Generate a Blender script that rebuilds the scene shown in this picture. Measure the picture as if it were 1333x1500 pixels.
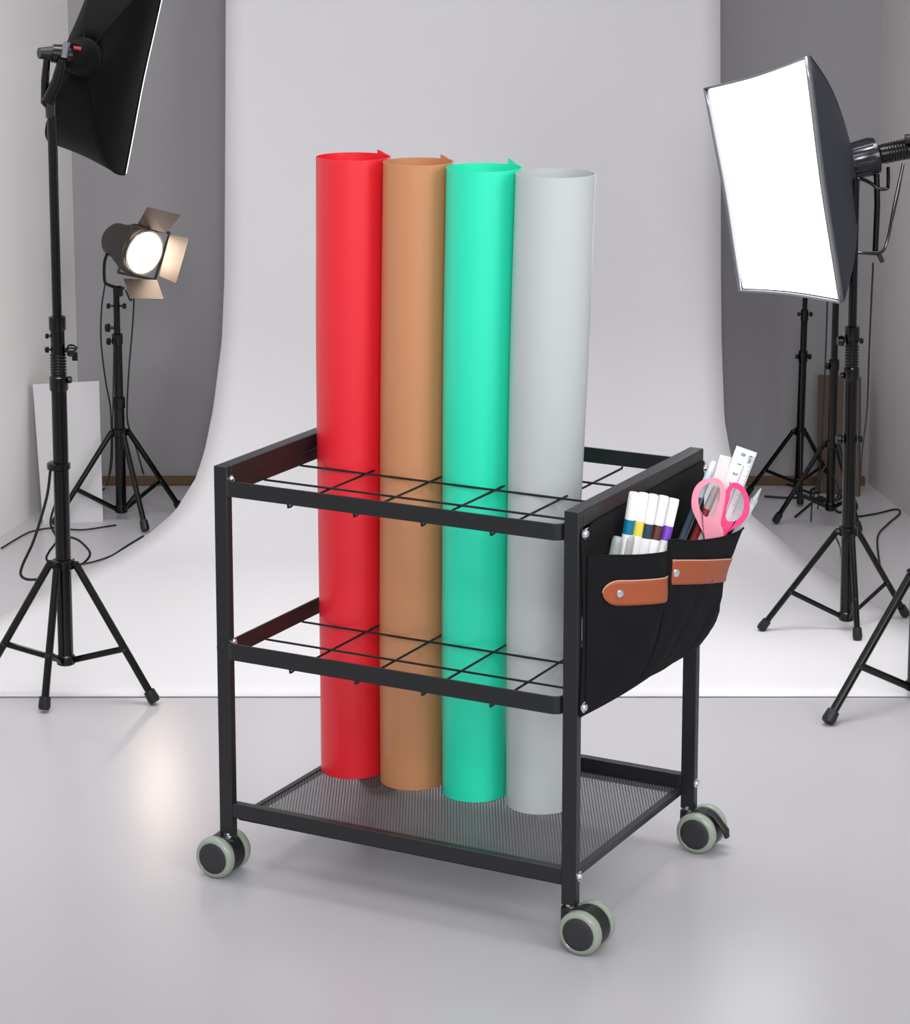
import bpy, math, random
from mathutils import Matrix, Vector
random.seed(7)
S = bpy.context.scene
COL = S.collection
PI = math.pi
for o in list(bpy.data.objects):
    bpy.data.objects.remove(o)

# ------------------------------------------------------------------ camera
F_PX, CAM_Y, CAM_Z, PITCH, SHIFT = 3884.1, -3.0, 1.2636, .1874, -250.2
cd = bpy.data.cameras.new('camera'); cam = bpy.data.objects.new('camera', cd); COL.objects.link(cam)
cd.sensor_fit = 'HORIZONTAL'; cd.sensor_width = 36; cd.lens = F_PX * 36 / 1333
cd.shift_y = SHIFT / 1333; cd.clip_start = .05; cd.clip_end = 50
cam.location = (0, CAM_Y, CAM_Z); cam.rotation_euler = (PI/2 - PITCH, 0, 0)
S.camera = cam

# ------------------------------------------------------------------ light
S.view_settings.view_transform = 'Standard'; S.view_settings.look = 'None'
S.view_settings.exposure = 0.0; S.view_settings.gamma = 1
w = bpy.data.worlds.new('studio_air'); S.world = w; w.use_nodes = True
w.node_tree.nodes['Background'].inputs[0].default_value = (.92, .94, 1, 1)
w.node_tree.nodes['Background'].inputs[1].default_value = .60

def area(name, loc, target, sx, sy, power, colr=(1, 1, 1), spread=180):
    d = bpy.data.lights.new(name, 'AREA'); d.shape = 'RECTANGLE'; d.size = sx; d.size_y = sy
    d.energy = power; d.color = colr; d.spread = math.radians(spread)
    o = bpy.data.objects.new(name, d); COL.objects.link(o); o.location = loc
    o.rotation_euler = (Vector(target) - Vector(loc)).to_track_quat('-Z', 'Y').to_euler()
    return o
area('overhead_bank', (0.0, .72, 2.3), (0.0, .74, 0), 2.0, .8, 8.8, (1, .985, .975), 65)
area('front_key', (.12, -3.3, 2.1), (0, .5, .4), .8, 1.2, 56)
area('front_fill', (1.9, -1.8, 1.6), (.3, .5, .4), 1.0, 1.4, 28)
area('added_left_wall_wash', (-.58, .55, 1.9), (-.98, 1.45, .6), .2, .3, 1.0, (1, .985, .965), 60)  # unseen light, added to brighten the left wall
area('added_high_front_fill', (-.3, -1.4, 2.6), (0, .1, .7), 1.6, .5, 2.8, (1, 1, 1), 80)  # unseen light, added for the upper part of the rolls
area('added_right_wall_wash', (.60, .55, 1.9), (1.02, 1.45, .6), .2, .3, .7, (1, .985, .975), 60)  # unseen light, added to lift the right wall

# ------------------------------------------------------------------ helpers
def at(px, py, Y):            # point on the vertical plane y = Y seen at a pixel of the photograph
    a = (px - 666.5) / F_PX; b = -(py - 750 - SHIFT) / F_PX
    c, s = math.cos(PITCH), math.sin(PITCH)
    d = Vector((a, c + b*s, -s + b*c)); t = (Y - CAM_Y) / d.y
    return Vector((0, CAM_Y, CAM_Z)) + d * t
def gr(px, py, z=0):          # point on the horizontal plane at height z
    a = (px - 666.5) / F_PX; b = -(py - 750 - SHIFT) / F_PX
    c, s = math.cos(PITCH), math.sin(PITCH)
    d = Vector((a, c + b*s, -s + b*c)); t = (z - CAM_Z) / d.z
    return Vector((0, CAM_Y, CAM_Z)) + d * t
TH = -.4864
CART = Matrix.Translation((-.2914, .1151, 0)) @ Matrix.Rotation(TH, 4, 'Z')
I4 = Matrix.Identity(4)
WM = {}

def lin(c):
    return tuple(((v/255)/12.92 if v/255 <= .04045 else ((v/255+.055)/1.055)**2.4) for v in c) + (1,)

def mat(name, rgb, rough=.5, metal=0, spec=.5, emit=0, ecol=None, noise=None, bump=None, alpha=None, coat=0, trans=0, ior=1.45, sheen=0):
    m = bpy.data.materials.new(name); m.use_nodes = True
    nt = m.node_tree; b = nt.nodes['Principled BSDF']
    b.inputs['Base Color'].default_value = lin(rgb); b.inputs['Roughness'].default_value = rough
    b.inputs['Metallic'].default_value = metal; b.inputs['Specular IOR Level'].default_value = spec
    b.inputs['Coat Weight'].default_value = coat; b.inputs['Transmission Weight'].default_value = trans
    b.inputs['IOR'].default_value = ior; b.inputs['Sheen Weight'].default_value = sheen
    tc = nt.nodes.new('ShaderNodeTexCoord')
    if emit:
        b.inputs['Emission Color'].default_value = lin(ecol or (255, 255, 255)); b.inputs['Emission Strength'].default_value = emit
    if noise:                 # (scale, amount): mottled base colour
        n = nt.nodes.new('ShaderNodeTexNoise'); n.inputs['Scale'].default_value = noise[0]; n.inputs['Detail'].default_value = 5
        nt.links.new(tc.outputs['Object'], n.inputs['Vector'])
        r = nt.nodes.new('ShaderNodeMapRange'); r.inputs['To Min'].default_value = 1 - noise[1]; r.inputs['To Max'].default_value = 1 + noise[1]
        nt.links.new(n.outputs['Fac'], r.inputs['Value'])
        mx = nt.nodes.new('ShaderNodeVectorMath'); mx.operation = 'SCALE'; mx.inputs[0].default_value = lin(rgb)[:3]
        nt.links.new(r.outputs['Result'], mx.inputs['Scale']); nt.links.new(mx.outputs['Vector'], b.inputs['Base Color'])
    if bump:                  # (scale, strength, distance)
        n = nt.nodes.new('ShaderNodeTexNoise'); n.inputs['Scale'].default_value = bump[0]; n.inputs['Detail'].default_value = 3
        nt.links.new(tc.outputs['Object'], n.inputs['Vector'])
        bp = nt.nodes.new('ShaderNodeBump'); bp.inputs['Strength'].default_value = bump[1]; bp.inputs['Distance'].default_value = bump[2]
        nt.links.new(n.outputs['Fac'], bp.inputs['Height']); nt.links.new(bp.outputs['Normal'], b.inputs['Normal'])
    return m

M = dict(
    floor=mat('glossy_studio_floor', (176, 174, 178), .25, spec=.5, noise=(1.3, .03), bump=(220, .08, .0003)),
    sidewall=mat('wall_paint_lit_left', (232, 229, 227), .75, noise=(2.2, .02), bump=(240, .1, .0004)),  # left wall: light falling on it is put into a paler colour
    sidewall2=mat('wall_paint_lit_right', (196, 191, 190), .75, noise=(2.2, .02), bump=(240, .1, .0004)),  # right wall: lightened in colour to stand in for light on it
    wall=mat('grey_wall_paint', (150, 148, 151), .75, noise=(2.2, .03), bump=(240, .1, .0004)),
    paper=mat('seamless_paper', (210, 209, 212), .62, spec=.3, noise=(3, .012)),
    wood=mat('brown_wood', (98, 72, 48), .5, noise=(14, .2)),
    black=mat('black_powder_coat', (30, 31, 33), .38, spec=.5, bump=(900, .08, .0002)),
    wire=mat('black_wire_coat', (16, 16, 17), .4),
    tray=mat('dark_grey_mesh_wire', (84, 85, 88), .45, metal=.3),
    chrome=mat('chrome', (225, 226, 228), .12, metal=1),
    steel=mat('brushed_black_chrome', (70, 70, 74), .2, metal=1),
    plastic=mat('black_plastic', (20, 21, 23), .45),
    cap=mat('charcoal_plastic', (44, 44, 47), .55),
    tyre=mat('sage_green_rubber', (142, 152, 138), .3, spec=.5, coat=.3),
    canvas=mat('black_canvas', (22, 22, 24), .9, spec=.2, bump=(1400, .5, .0006)),
    leather=mat('tan_leather', (158, 78, 44), .48, noise=(60, .06), bump=(700, .2, .0003)),
    leather_edge=mat('pale_leather_edge', (206, 164, 140), .6),
    red=mat('red_vinyl', (230, 34, 48), .36, spec=.7, bump=(3, .02, .002)),
    brown=mat('caramel_vinyl', (196, 134, 92), .38, spec=.7, bump=(3, .02, .002)),
    green=mat('mint_vinyl', (38, 224, 182), .36, spec=.7, bump=(3, .02, .002)),
    grey=mat('light_grey_vinyl', (188, 193, 193), .38, spec=.6, bump=(3, .02, .002)),
    standm=mat('satin_black_tube', (5, 5, 6), .2, spec=.4),
    fabric=mat('black_softbox_fabric', (5, 5, 5), .7, spec=.15, noise=(8, .2)),
    fabric2=mat('dark_blue_grey_softbox_fabric', (46, 50, 58), .6, spec=.3, noise=(8, .1)),
    silver=mat('silver_trim', (150, 152, 156), .3, metal=.9),
    diffdim=mat('white_diffuser_cloth', (240, 240, 240), .8, emit=.8),  # cloth given a faint glow of its own
    diffon=mat('lit_diffuser_cloth', (250, 250, 250), .8, emit=2.4, ecol=(250, 252, 255)),
    lens=mat('lit_lamp_lens', (255, 250, 240), .2, emit=7, ecol=(255, 238, 214)),
    housing=mat('dark_lamp_housing', (44, 40, 37), .45),
    barn=mat('matt_brown_barn_door_metal', (96, 84, 78), .55, spec=.3),
    glassring=mat('polished_reflector_ring', (230, 215, 195), .2, metal=1),
    cable=mat('black_cable_rubber', (16, 15, 15), .5),
    whitep=mat('white_foam_board', (190, 188, 191), .8, noise=(3, .01)),
    blackp=mat('black_foam_board', (5, 5, 5), .85, spec=.2),
    brownp=mat('brown_board', (90, 75, 65), .7, noise=(5, .06)),
    darkp=mat('dark_brown_edge', (48, 34, 28), .7),
    redmark=mat('red_badge', (150, 14, 34), .4),
    white=mat('white_marker_plastic', (240, 240, 240), .35),
    clear=mat('frosted_grey_cap', (206, 210, 208), .3, trans=.45),
    pinkl=mat('pale_pink_plastic', (247, 158, 180), .3, coat=.3),
    pinkd=mat('hot_pink_plastic', (236, 70, 128), .3, coat=.3),
    ruler=mat('clear_white_ruler_plastic', (226, 235, 237), .2),
    rulerb=mat('pale_blue_ruler_end', (160, 208, 220), .3),
    frost=mat('frosted_plastic', (228, 226, 224), .4),
    ink=mat('black_ink', (30, 36, 40), .6),
    teal=mat('teal_band', (0, 118, 150), .4), yellow=mat('yellow_band', (232, 214, 84), .4),
    navy=mat('navy_band', (40, 62, 80), .4), maroon=mat('maroon_band', (92, 44, 36), .4),
    purple=mat('purple_band', (118, 62, 186), .4),
    penred=mat('dark_red_pen_plastic', (150, 50, 52), .35), penblue=mat('slate_blue_pen_plastic', (70, 88, 108), .35),
    penpale=mat('pale_blue_pen_plastic', (186, 206, 216), .3),
)

class MB:
    def __init__(s): s.v = []; s.f = []
    def add(s, vs, fs):
        n = len(s.v); s.v += [Vector(v) for v in vs]; s.f += [tuple(i+n for i in f) for f in fs]; return s
    def box(s, a, b, m=None):          # opposite corners
        x0, y0, z0 = a; x1, y1, z1 = b
        vs = [Vector(p) for p in ((x0,y0,z0),(x1,y0,z0),(x1,y1,z0),(x0,y1,z0),(x0,y0,z1),(x1,y0,z1),(x1,y1,z1),(x0,y1,z1))]
        if m: vs = [m @ v for v in vs]
        return s.add(vs, [(3,2,1,0),(4,5,6,7),(0,1,5,4),(1,2,6,5),(2,3,7,6),(3,0,4,7)])
    def tube(s, pts, r, n=10, cap=True, flat=None):
        pts = [Vector(p) for p in pts]; rs = r if isinstance(r, (list, tuple)) else [r]*len(pts)
        rings = []; up = None
        for i, p in enumerate(pts):
            t = (pts[min(i+1, len(pts)-1)] - pts[max(i-1, 0)]).normalized()
            if up is None:
                up = Vector((0, 0, 1)) if abs(t.z) < .9 else Vector((1, 0, 0))
            u = (up - t*up.dot(t)).normalized(); up = u; v = t.cross(u)
            fl = flat or (1, 1)
            rings.append([p + (u*math.cos(2*PI*k/n)*fl[0] + v*math.sin(2*PI*k/n)*fl[1])*rs[i] for k in range(n)])
        vs = [q for R in rings for q in R]; fs = []
        for i in range(len(pts)-1):
            for k in range(n):
                a = i*n+k; b = i*n+(k+1) % n
                fs.append((a, b, b+n, a+n))
        if cap: fs += [tuple(range(n-1, -1, -1)), tuple((len(pts)-1)*n+k for k in range(n))]
        return s.add(vs, fs)
    def lathe(s, base, axis, prof, n=24, closed=False):     # prof: (along, radius)
        ax = Vector(axis).normalized(); base = Vector(base); u = ax.orthogonal().normalized(); v = ax.cross(u)
        vs = [base + ax*a + (u*math.cos(2*PI*k/n) + v*math.sin(2*PI*k/n))*max(r, 1e-5) for a, r in prof for k in range(n)]
        fs = [(i*n+k, i*n+(k+1) % n, (i+1)*n+(k+1) % n, (i+1)*n+k) for i in range(len(prof)-1) for k in range(n)]
        fs += [tuple(range(n-1, -1, -1)), tuple((len(prof)-1)*n+k for k in range(n))]
        return s.add(vs, fs)
    def grid(s, rows, wrap=False):
        n = len(rows[0]); vs = [p for R in rows for p in R]; fs = []
        for i in range(len(rows)-1):
            for k in range(n-1): fs.append((i*n+k, i*n+k+1, (i+1)*n+k+1, (i+1)*n+k))
        return s.add(vs, fs)
    def torus(s, c, ax, R, r, n=28, m=10):
        ax = Vector(ax).normalized(); u = ax.orthogonal().normalized(); v = ax.cross(u); vs = []; fs = []
        for i in range(n):
            d = u*math.cos(2*PI*i/n) + v*math.sin(2*PI*i/n)
            for k in range(m): vs.append(Vector(c) + d*(R + r*math.cos(2*PI*k/m)) + ax*(r*math.sin(2*PI*k/m)))
        for i in range(n):
            for k in range(m):
                j = (i+1) % n; l = (k+1) % m
                fs.append((i*m+k, j*m+k, j*m+l, i*m+l))
        return s.add(vs, fs)
    def build(s, name, m, parent=None, frame=I4, bevel=0, solid=0, smooth=35, sub=0, off=0):
        me = bpy.data.meshes.new(name)
        vw = [frame @ v for v in s.v]
        if parent is None:
            xs = [v.x for v in vw]; ys = [v.y for v in vw]; zs = [v.z for v in vw]
            R = Matrix.Translation(((min(xs)+max(xs))/2, (min(ys)+max(ys))/2, min(zs)))
        else: R = WM[parent.name]
        Ri = R.inverted()
        me.from_pydata([Ri @ v for v in vw], [], s.f); me.update()
        me.materials.append(m)
        import bmesh
        bm = bmesh.new(); bm.from_mesh(me); bmesh.ops.recalc_face_normals(bm, faces=bm.faces); bm.to_mesh(me); bm.free()
        me.shade_smooth(); me.set_sharp_from_angle(angle=math.radians(smooth))
        o = bpy.data.objects.new(name, me); COL.objects.link(o)
        if parent is None: o.matrix_world = R; WM[o.name] = R
        else: o.parent = parent; WM[o.name] = R
        if solid:
            k = o.modifiers.new('thickness', 'SOLIDIFY'); k.thickness = solid; k.offset = off
        if bevel:
            k = o.modifiers.new('bevel', 'BEVEL'); k.width = bevel; k.segments = 2; k.limit_method = 'ANGLE'
        if sub:
            k = o.modifiers.new('sub', 'SUBSURF'); k.levels = sub; k.render_levels = sub
        return o

def tag(o, label, cat, group=None):
    o['label'] = label; o['category'] = cat
    if group: o['group'] = group
    return o
def thing(name, label, cat, loc=(0, 0, 0), rz=0, group=None):
    o = bpy.data.objects.new(name, None); COL.objects.link(o); o.empty_display_size = .05
    R = Matrix.Translation(loc) @ Matrix.Rotation(rz, 4, 'Z'); o.matrix_world = R; WM[o.name] = R
    return tag(o, label, cat, group)
def struct(o):
    o['kind'] = 'structure'; return o
def lerp(a, b, t): return a + (b-a)*t
def interp(tab, x):
    if x <= tab[0][0]: return tab[0][1]
    for (a, p), (b, q) in zip(tab, tab[1:]):
        if x <= b: return p + (q-p)*(x-a)/(b-a)
    return tab[-1][1]
def smooth_path(pts, k=6):      # Catmull-Rom
    pts = [Vector(p) for p in pts]; out = []
    P = [pts[0]*2-pts[1]] + pts + [pts[-1]*2-pts[-2]]
    for i in range(1, len(P)-2):
        for j in range(k):
            t = j/k; a, b, c, d = P[i-1:i+3]
            out.append(.5*((2*b) + (c-a)*t + (2*a-5*b+4*c-d)*t*t + (3*b-a-3*c+d)*t**3))
    out.append(pts[-1]); return out

# ------------------------------------------------------------------ room
struct(MB().box((-3, -3.6, -.05), (3, 2.3, 0)).build('floor', M['floor']))
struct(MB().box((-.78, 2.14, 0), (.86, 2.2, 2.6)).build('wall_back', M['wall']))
def wallstrip(name, a, b, t, m):
    a = Vector(a); b = Vector(b); n = Vector((-(b-a).y, (b-a).x, 0)).normalized()*t
    vs = [a, b, b+n, a+n]; vs = vs + [v + Vector((0, 0, 2.6)) for v in vs]
    struct(MB().add(vs, [(3,2,1,0),(4,5,6,7),(0,1,5,4),(1,2,6,5),(2,3,7,6),(3,0,4,7)]).build(name, M[m]))
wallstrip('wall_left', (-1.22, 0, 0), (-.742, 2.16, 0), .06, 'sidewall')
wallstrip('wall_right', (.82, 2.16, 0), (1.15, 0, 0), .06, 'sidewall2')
struct(MB().box((-.735, 2.122, 0), (.815, 2.138, .017)).build('baseboard_back', M['wood'], bevel=.002))

# seamless paper: hangs in front of the back wall, sweeps out over the floor and widens
LE = [(-900, 331), (0, 331), (400, 329), (500, 325), (600, 312), (660, 300), (700, 287), (750, 256), (785, 215), (815, 165), (850, 100), (905, -5), (1035, -260)]
RE = [(-900, 1054), (0, 1055), (400, 1056), (500, 1057), (614, 1061), (665, 1070), (710, 1083), (755, 1101), (821, 1180), (877, 1264), (918, 1333), (1040, 1560)]
prof = [(1.93, z) for z in (1.75, 1.4, 1.1, .8, .6, .45)]
Rc = .36
prof += [(1.93 - Rc + Rc*math.cos(a*PI/48), .002 + Rc - Rc*math.sin(a*PI/48)) for a in range(0, 25)]
prof += [(lerp(1.57, .80, i/16), .002) for i in range(1, 17)]
def pix_y(Y, z):
    d = Vector((0, Y-CAM_Y, z-CAM_Z)); c, s = math.cos(PITCH), math.sin(PITCH)
    zz = d.y*c - d.z*s; u = d.y*s + d.z*c
    return 750 + SHIFT - F_PX*u/zz, zz
rows = []
for Y, z in prof:
    py, zz = pix_y(Y, z)
    xl = (interp(LE, py)-666.5)*zz/F_PX; xr = (interp(RE, py)-666.5)*zz/F_PX
    rows.append([Vector((lerp(xl, xr, k/24), Y, z)) for k in range(25)])
bd = MB().grid(rows).build('paper_backdrop', M['paper'], solid=.0012, smooth=60)
tag(bd, 'seamless light grey paper backdrop hanging behind the cart and sweeping over the floor', 'backdrop')

# ------------------------------------------------------------------ cart
W, D, PS, PD, H, Z0 = .4869, .3629, .0185, .0116, .52, .0508
cart = thing('rolling_storage_cart', 'black metal rolling cart on sage green casters holding four upright rolls', 'cart', (-.2914, .1151, 0), TH)
K = dict(parent=cart, frame=CART)
for x in (0, W-PS):
    for y in (0, D-PD):
        lg = MB().box((x, y, Z0), (x+PS, y+PD, H)).build('leg', M['black'], bevel=.0009, **K)
    tb = MB().box((x, PD, .5), (x+PS, D-PD, H)).build('top_rail', M['black'], bevel=.0012, **K)
ZT = .0943
MB().box((PS, 0, .0755), (W-PS, PD, ZT)).build('bottom_rail', M['black'], bevel=.0012, **K)
MB().box((PS, D-PD, .0755), (W-PS, D, ZT+.001)).build('bottom_rail', M['black'], bevel=.0012, **K)

def rack(z0, z1):
    # flat bar hoop with rounded corners
    r = .012; x0, x1, y0, y1 = .0128, W-PS-.0012, -.0035, D+.002
    pts = []
    for cx, cy, a0 in ((x1-r, y0+r, -90), (x1-r, y1-r, 0), (x0+r, y1-r, 90), (x0+r, y0+r, 180)):
        for k in range(7):
            a = math.radians(a0 + 15*k); pts.append((cx + r*math.cos(a), cy + r*math.sin(a), math.cos(a), math.sin(a)))
    t = .0028; vs = []; fs = []; n = len(pts)
    for (x, y, nx, ny) in pts:
        vs += [(x, y, z0), (x, y, z1), (x-nx*t, y-ny*t, z1), (x-nx*t, y-ny*t, z0)]
    for i in range(n):
        j = (i+1) % n
        for k in range(4):
            l = (k+1) % 4; fs.append((i*4+k, i*4+l, j*4+l, j*4+k))
    o = MB().add(vs, fs).build('rack_frame', M['black'], bevel=.0004, **K)
    zw = z0 + .0005
    for y in (.0885, .1745, .2625):
        p = [(x0+.0005, y, z0+.004), (x0+.004, y, zw), (x0+.009, y, zw)] + [(x1-.009, y, zw), (x1-.004, y, zw), (x1-.0005, y, z0+.004)]
        MB().tube(p, .0015, 8).build('rack_wire', M['wire'], o, CART)
    for x in (.106, .1965, .287, .377):
        p = [(x, y0+.0008, z0+.003), (x, y0+.002, zw-.0045), (x, y0+.006, zw-.0045), (x, y0+.014, zw-.003), (x, y1-.014, zw-.003), (x, y1-.004, zw-.003), (x, y1-.0008, z0+.003)]
        MB().tube(p, .0015, 8).build('rack_wire', M['wire'], o, CART)
rack(.4848, .5042); rack(.2798, .3008)

# bottom tray
tz = .0768; tx0, tx1, ty0, ty1 = .0285, .4625, PD-.001, D-PD+.001
trayf = bpy.data.objects.new('mesh_tray', None); COL.objects.link(trayf); trayf.parent = cart; WM[trayf.name] = WM[cart.name]
MB().box((tx0-.007, ty0, tz-.007), (tx0, ty1, tz+.001)).build('tray_edge', M['black'], trayf, CART)
MB().box((tx1, ty0, tz-.007), (tx1+.0085, ty1, tz+.001)).build('tray_edge', M['black'], trayf, CART)
MB().box((tx0, ty0, tz-.007), (tx1, ty0+.004, tz+.001)).build('tray_edge', M['black'], trayf, CART)
MB().box((tx0, ty1-.004, tz-.007), (tx1, ty1, tz+.001)).build('tray_edge', M['black'], trayf, CART)
ms = MB(); nx = 100; ny = 96
def strand(c, dx, dy, hw, z0, z1):     # one strand of the expanded mesh, cut to the tray
    t0, t1 = -9, 9
    for p, d, lo, hi in ((c, dx, tx0, tx1), (ty0, dy, ty0, ty1)):
        a, b_ = (lo-p)/d, (hi-p)/d
        t0 = max(t0, min(a, b_)); t1 = min(t1, max(a, b_))
    if t1-t0 < .004: return
    L = math.hypot(dx, dy); nx_, ny_ = -dy/L*hw, dx/L*hw
    A_ = (c+dx*t0, ty0+dy*t0); B_ = (c+dx*t1, ty0+dy*t1)
    vs = [(A_[0]+nx_, A_[1]+ny_), (A_[0]-nx_, A_[1]-ny_), (B_[0]-nx_, B_[1]-ny_), (B_[0]+nx_, B_[1]+ny_)]
    ms.add([(x, y, z0) for x, y in vs] + [(x, y, z1) for x, y in vs], [(3,2,1,0),(4,5,6,7),(0,1,5,4),(1,2,6,5),(2,3,7,6),(3,0,4,7)])
for i in range(-60, 170):
    strand(tx0 + i*.0042, -.47, .883, .00068, tz-.0012, tz-.0003)
    strand(tx0 + i*.0042, .47, .883, .00038, tz-.0011, tz-.0004)
ms.build('tray_mesh', M['tray'], trayf, CART)

def bolt(x, y, z, sx, dark=False):
    MB().lathe((x, y, z), (sx, 0, 0), [(0, .0062), (.0012, .0062), (.0018, .0045), (.0038, .0036), (.0046, .002), (.0048, 0)], 16).build('bolt', M['chrome'], **K)
bolt(W, .0085, .0855, 1); bolt(W, D-.0065, .0855, 1)
for z in (.4945, .2902): bolt(0, .0085, z, -1)
for z in (.4945, .2902):
    bolt(PS+.0005, .0085, z+.0085, 1)

def caster(cx, cy, dx, rot, brake=False):
    c = bpy.data.objects.new('caster', None); COL.objects.link(c); c.parent = cart; WM[c.name] = WM[cart.name]
    Fm = CART @ Matrix.Translation((cx, cy, 0)) @ Matrix.Rotation(rot, 4, 'Z')
    kw = dict(parent=c, frame=Fm)
    r = .0262
    MB().lathe((0, 0, .043), (0, 0, 1), [(0, .0062), (.0112, .0062), (.0113, 0)], 16).build('stem', M['chrome'], **kw)
    # hood: thick curved cover between the wheels, with the stem collar
    hb = MB(); pr = []
    for k in range(0, 19):
        a = math.radians(-60 + k*240/18)
        pr.append((dx + (r-.0015)*math.cos(a), r + (r-.0015)*math.sin(a)))
    for sy in (-1,):
        vs = [(x, -.0116, z) for x, z in pr] + [(x, .0116, z) for x, z in pr]
        n = len(pr)
        fs = [tuple(range(n)), tuple(range(2*n-1, n-1, -1))] + [(i, (i+1) % n, (i+1) % n + n, i+n) for i in range(n)]
        hb.add(vs, fs)
    hb.lathe((0, 0, .030), (0, 0, 1), [(0, .0112), (.0165, .0112), (.018, .0098), (.0181, .004)], 20)
    hb.build('fork', M['plastic'], bevel=.0012, **kw)
    for sy in (-1, 1):
        wy = sy*.0122
        wh = MB().lathe((dx, wy, r), (0, sy, 0), [(0, r-.004), (.0012, r-.001), (.003, r), (.0085, r), (.0115, r-.0012), (.0132, r-.0038), (.0136, r-.0058), (.0128, r-.0068), (.0128, .0)], 40)
        o = wh.build('wheel', M['tyre'], **kw)
        MB().lathe((dx, wy+sy*.0122, r), (0, sy, 0), [(0, r-.0069), (.0012, r-.0069), (.0019, r-.0078), (.0024, .012), (.0025, 0)], 36).build('hub_cap', M['cap'], o, Fm)
    if brake:
        MB().tube([(dx+.006, 0, r+.024), (dx+.018, 0, r+.0195), (dx+.0265, 0, r+.010), (dx+.033, 0, r+.002), (dx+.0345, 0, r-.006)], [.004, .0048, .005, .006, .0045], 12, flat=(.6, 1.3)).build('brake_lever', M['plastic'], **kw)
caster(.0095, .0045, -.0075, .0)
caster(W-.0092, .0062, .0215, 0)
caster(W-.0092, D-.0058, .0185, 0, True)
caster(.0095, D-.006, .018, 0)

# ------------------------------------------------------------------ rolls
def roll(xb, xt, y, zt, m, label, flap, rt):
    base = CART @ Vector((xb, y, tz))
    r0 = .0422
    t = thing('vinyl_roll', label, 'roll', base, 0, None)
    axisx = lambda z: xb + (xt-xb)*(max(0, z-.25)/.624)**1.25
    radf = lambda z: r0 + (rt-r0)*(.5-.5*math.cos(PI*min(1, max(0, (z-.15)/.6))))
    zs = [tz+.0004] + [.1+.04*k for k in range(19)] + [.85, zt]
    n = 72; turns = 1.62; N = int(n*turns)
    def ring(z, inner):
        out = []; c = CART @ Vector((axisx(z), y, z)); R = radf(z)
        top = max(0, (z-.72)/(zt-.72)) if zt > .72 else 0
        for k in range(N+1):
            th = k/n*2*PI; a = math.radians(56) - th
            f = k/n
            off = -.0011*f
            lift = flap*.0050*top*max(0, 1-f/.13)**1.5 if f < .13 else 0
            rr = R + off + lift - (.0007 if inner else 0)
            zz = z + (flap*.0042*max(0, 1-f/.06) if z == zt else 0)
            out.append(Vector((c.x + rr*math.cos(a), c.y + rr*math.sin(a), zz)))
        return out
    O = [ring(z, False) for z in zs]; Q = [ring(z, True) for z in zs]
    b = MB(); b.grid(O); b.grid(Q)
    b.grid([O[-1], Q[-1]]); b.grid([O[0], Q[0]])
    b.grid([[r[0] for r in O], [r[0] for r in Q]]); b.grid([[r[-1] for r in O], [r[-1] for r in Q]])
    import bmesh
    o = b.build('vinyl_sheet', m, t, smooth=40)
    return t
def roll_single(*a):
    t = roll(*a)
    ch = [c for c in COL.objects if c.parent == t][0]
    # one mesh: make it the top-level thing itself
    R = WM[t.name]; ch.parent = None; ch.matrix_world = R
    for k in t.keys(): ch[k] = t[k]
    bpy.data.objects.remove(t); ch.name = 'vinyl_roll'; ch.data.name = 'vinyl_roll'
    return ch
roll_single(.0632, .0700, .2205, .8755, M['red'], 'red upright vinyl roll, leftmost in the cart', 1, .0470)
roll_single(.1515, .1622, .2205, .8745, M['brown'], 'caramel brown upright vinyl roll between the red and the green roll', 1, .0440)
roll_single(.2418, .2530, .2205, .8725, M['green'], 'mint green upright vinyl roll between the brown and the grey roll', 1.5, .0466)
roll_single(.3322, .3490, .2205, .8710, M['grey'], 'light grey upright vinyl roll beside the fabric pocket end', 0, .0485)

# ------------------------------------------------------------------ pocket organizer
PX = .4885
LCOL = [(.0147, .4908, .468, .4908, .4908, .286), (.030, .512, .467, .508, .500, .283), (.06, .535, .463, .530, .517, .280), (.095, .548, .459, .545, .527, .277), (.118, .5455, .4560, .5425, .5275, .277)]
RCOL = [(.117, .5455, .468, .5435, .5285, .277), (.123, .5515, .4685, .5465, .531, .277), (.155, .5575, .460, .551, .534, .275), (.195, .566, .4535, .555, .537, .274), (.24, .5693, .4475, .556, .540, .273), (.28, .573, .447, .552, .541, .274), (.32, .550, .440, .530, .522, .277), (.352, .4925, .446, .4920, .4915, .282)]
def cm(ps, t):
    n = len(ps)-1; x = min(max(t, 0), .99999)*n; i = int(x); f = x-i
    a, b, c, d = ps[max(i-1, 0)], ps[i], ps[i+1], ps[min(i+2, n)]
    return .5*((2*b)+(c-a)*f+(2*a-5*b+4*c-d)*f*f+(3*b-a-3*c+d)*f**3)
def colpts(cols, t):
    v = [cm([c[k] for c in cols], t) for k in range(6)]
    y, xt, zt, xm, xl, zb = v
    return [(xt, y, zt), ((xt+xm)/2, y, (zt+.39)/2), (xm, y, .39), (xl, y, .33), (lerp(PX, xl, .62), y, lerp(zb, .33, .38)), (PX+.0025, y, zb)]
def psurf(cols, t, s):
    p = colpts(cols, t); return Vector([cm([q[k] for q in p], s) for k in range(3)])
def sheet_at(cols, y, z):
    lo, hi = 0, 1
    for _ in range(30):
        m_ = (lo+hi)/2
        if cm([c[0] for c in cols], m_) < y: lo = m_
        else: hi = m_
    t = (lo+hi)/2; lo, hi = 0, 1
    for _ in range(30):
        m_ = (lo+hi)/2
        if psurf(cols, t, m_).z > z: lo = m_
        else: hi = m_
    return psurf(cols, t, (lo+hi)/2)
org = thing('hanging_organizer', 'black canvas pocket organizer with tan straps bolted to the right end of the cart', 'organizer', CART @ Vector((PX, .18, .27)), TH)
KO = dict(parent=org, frame=CART)
rows = []
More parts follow.
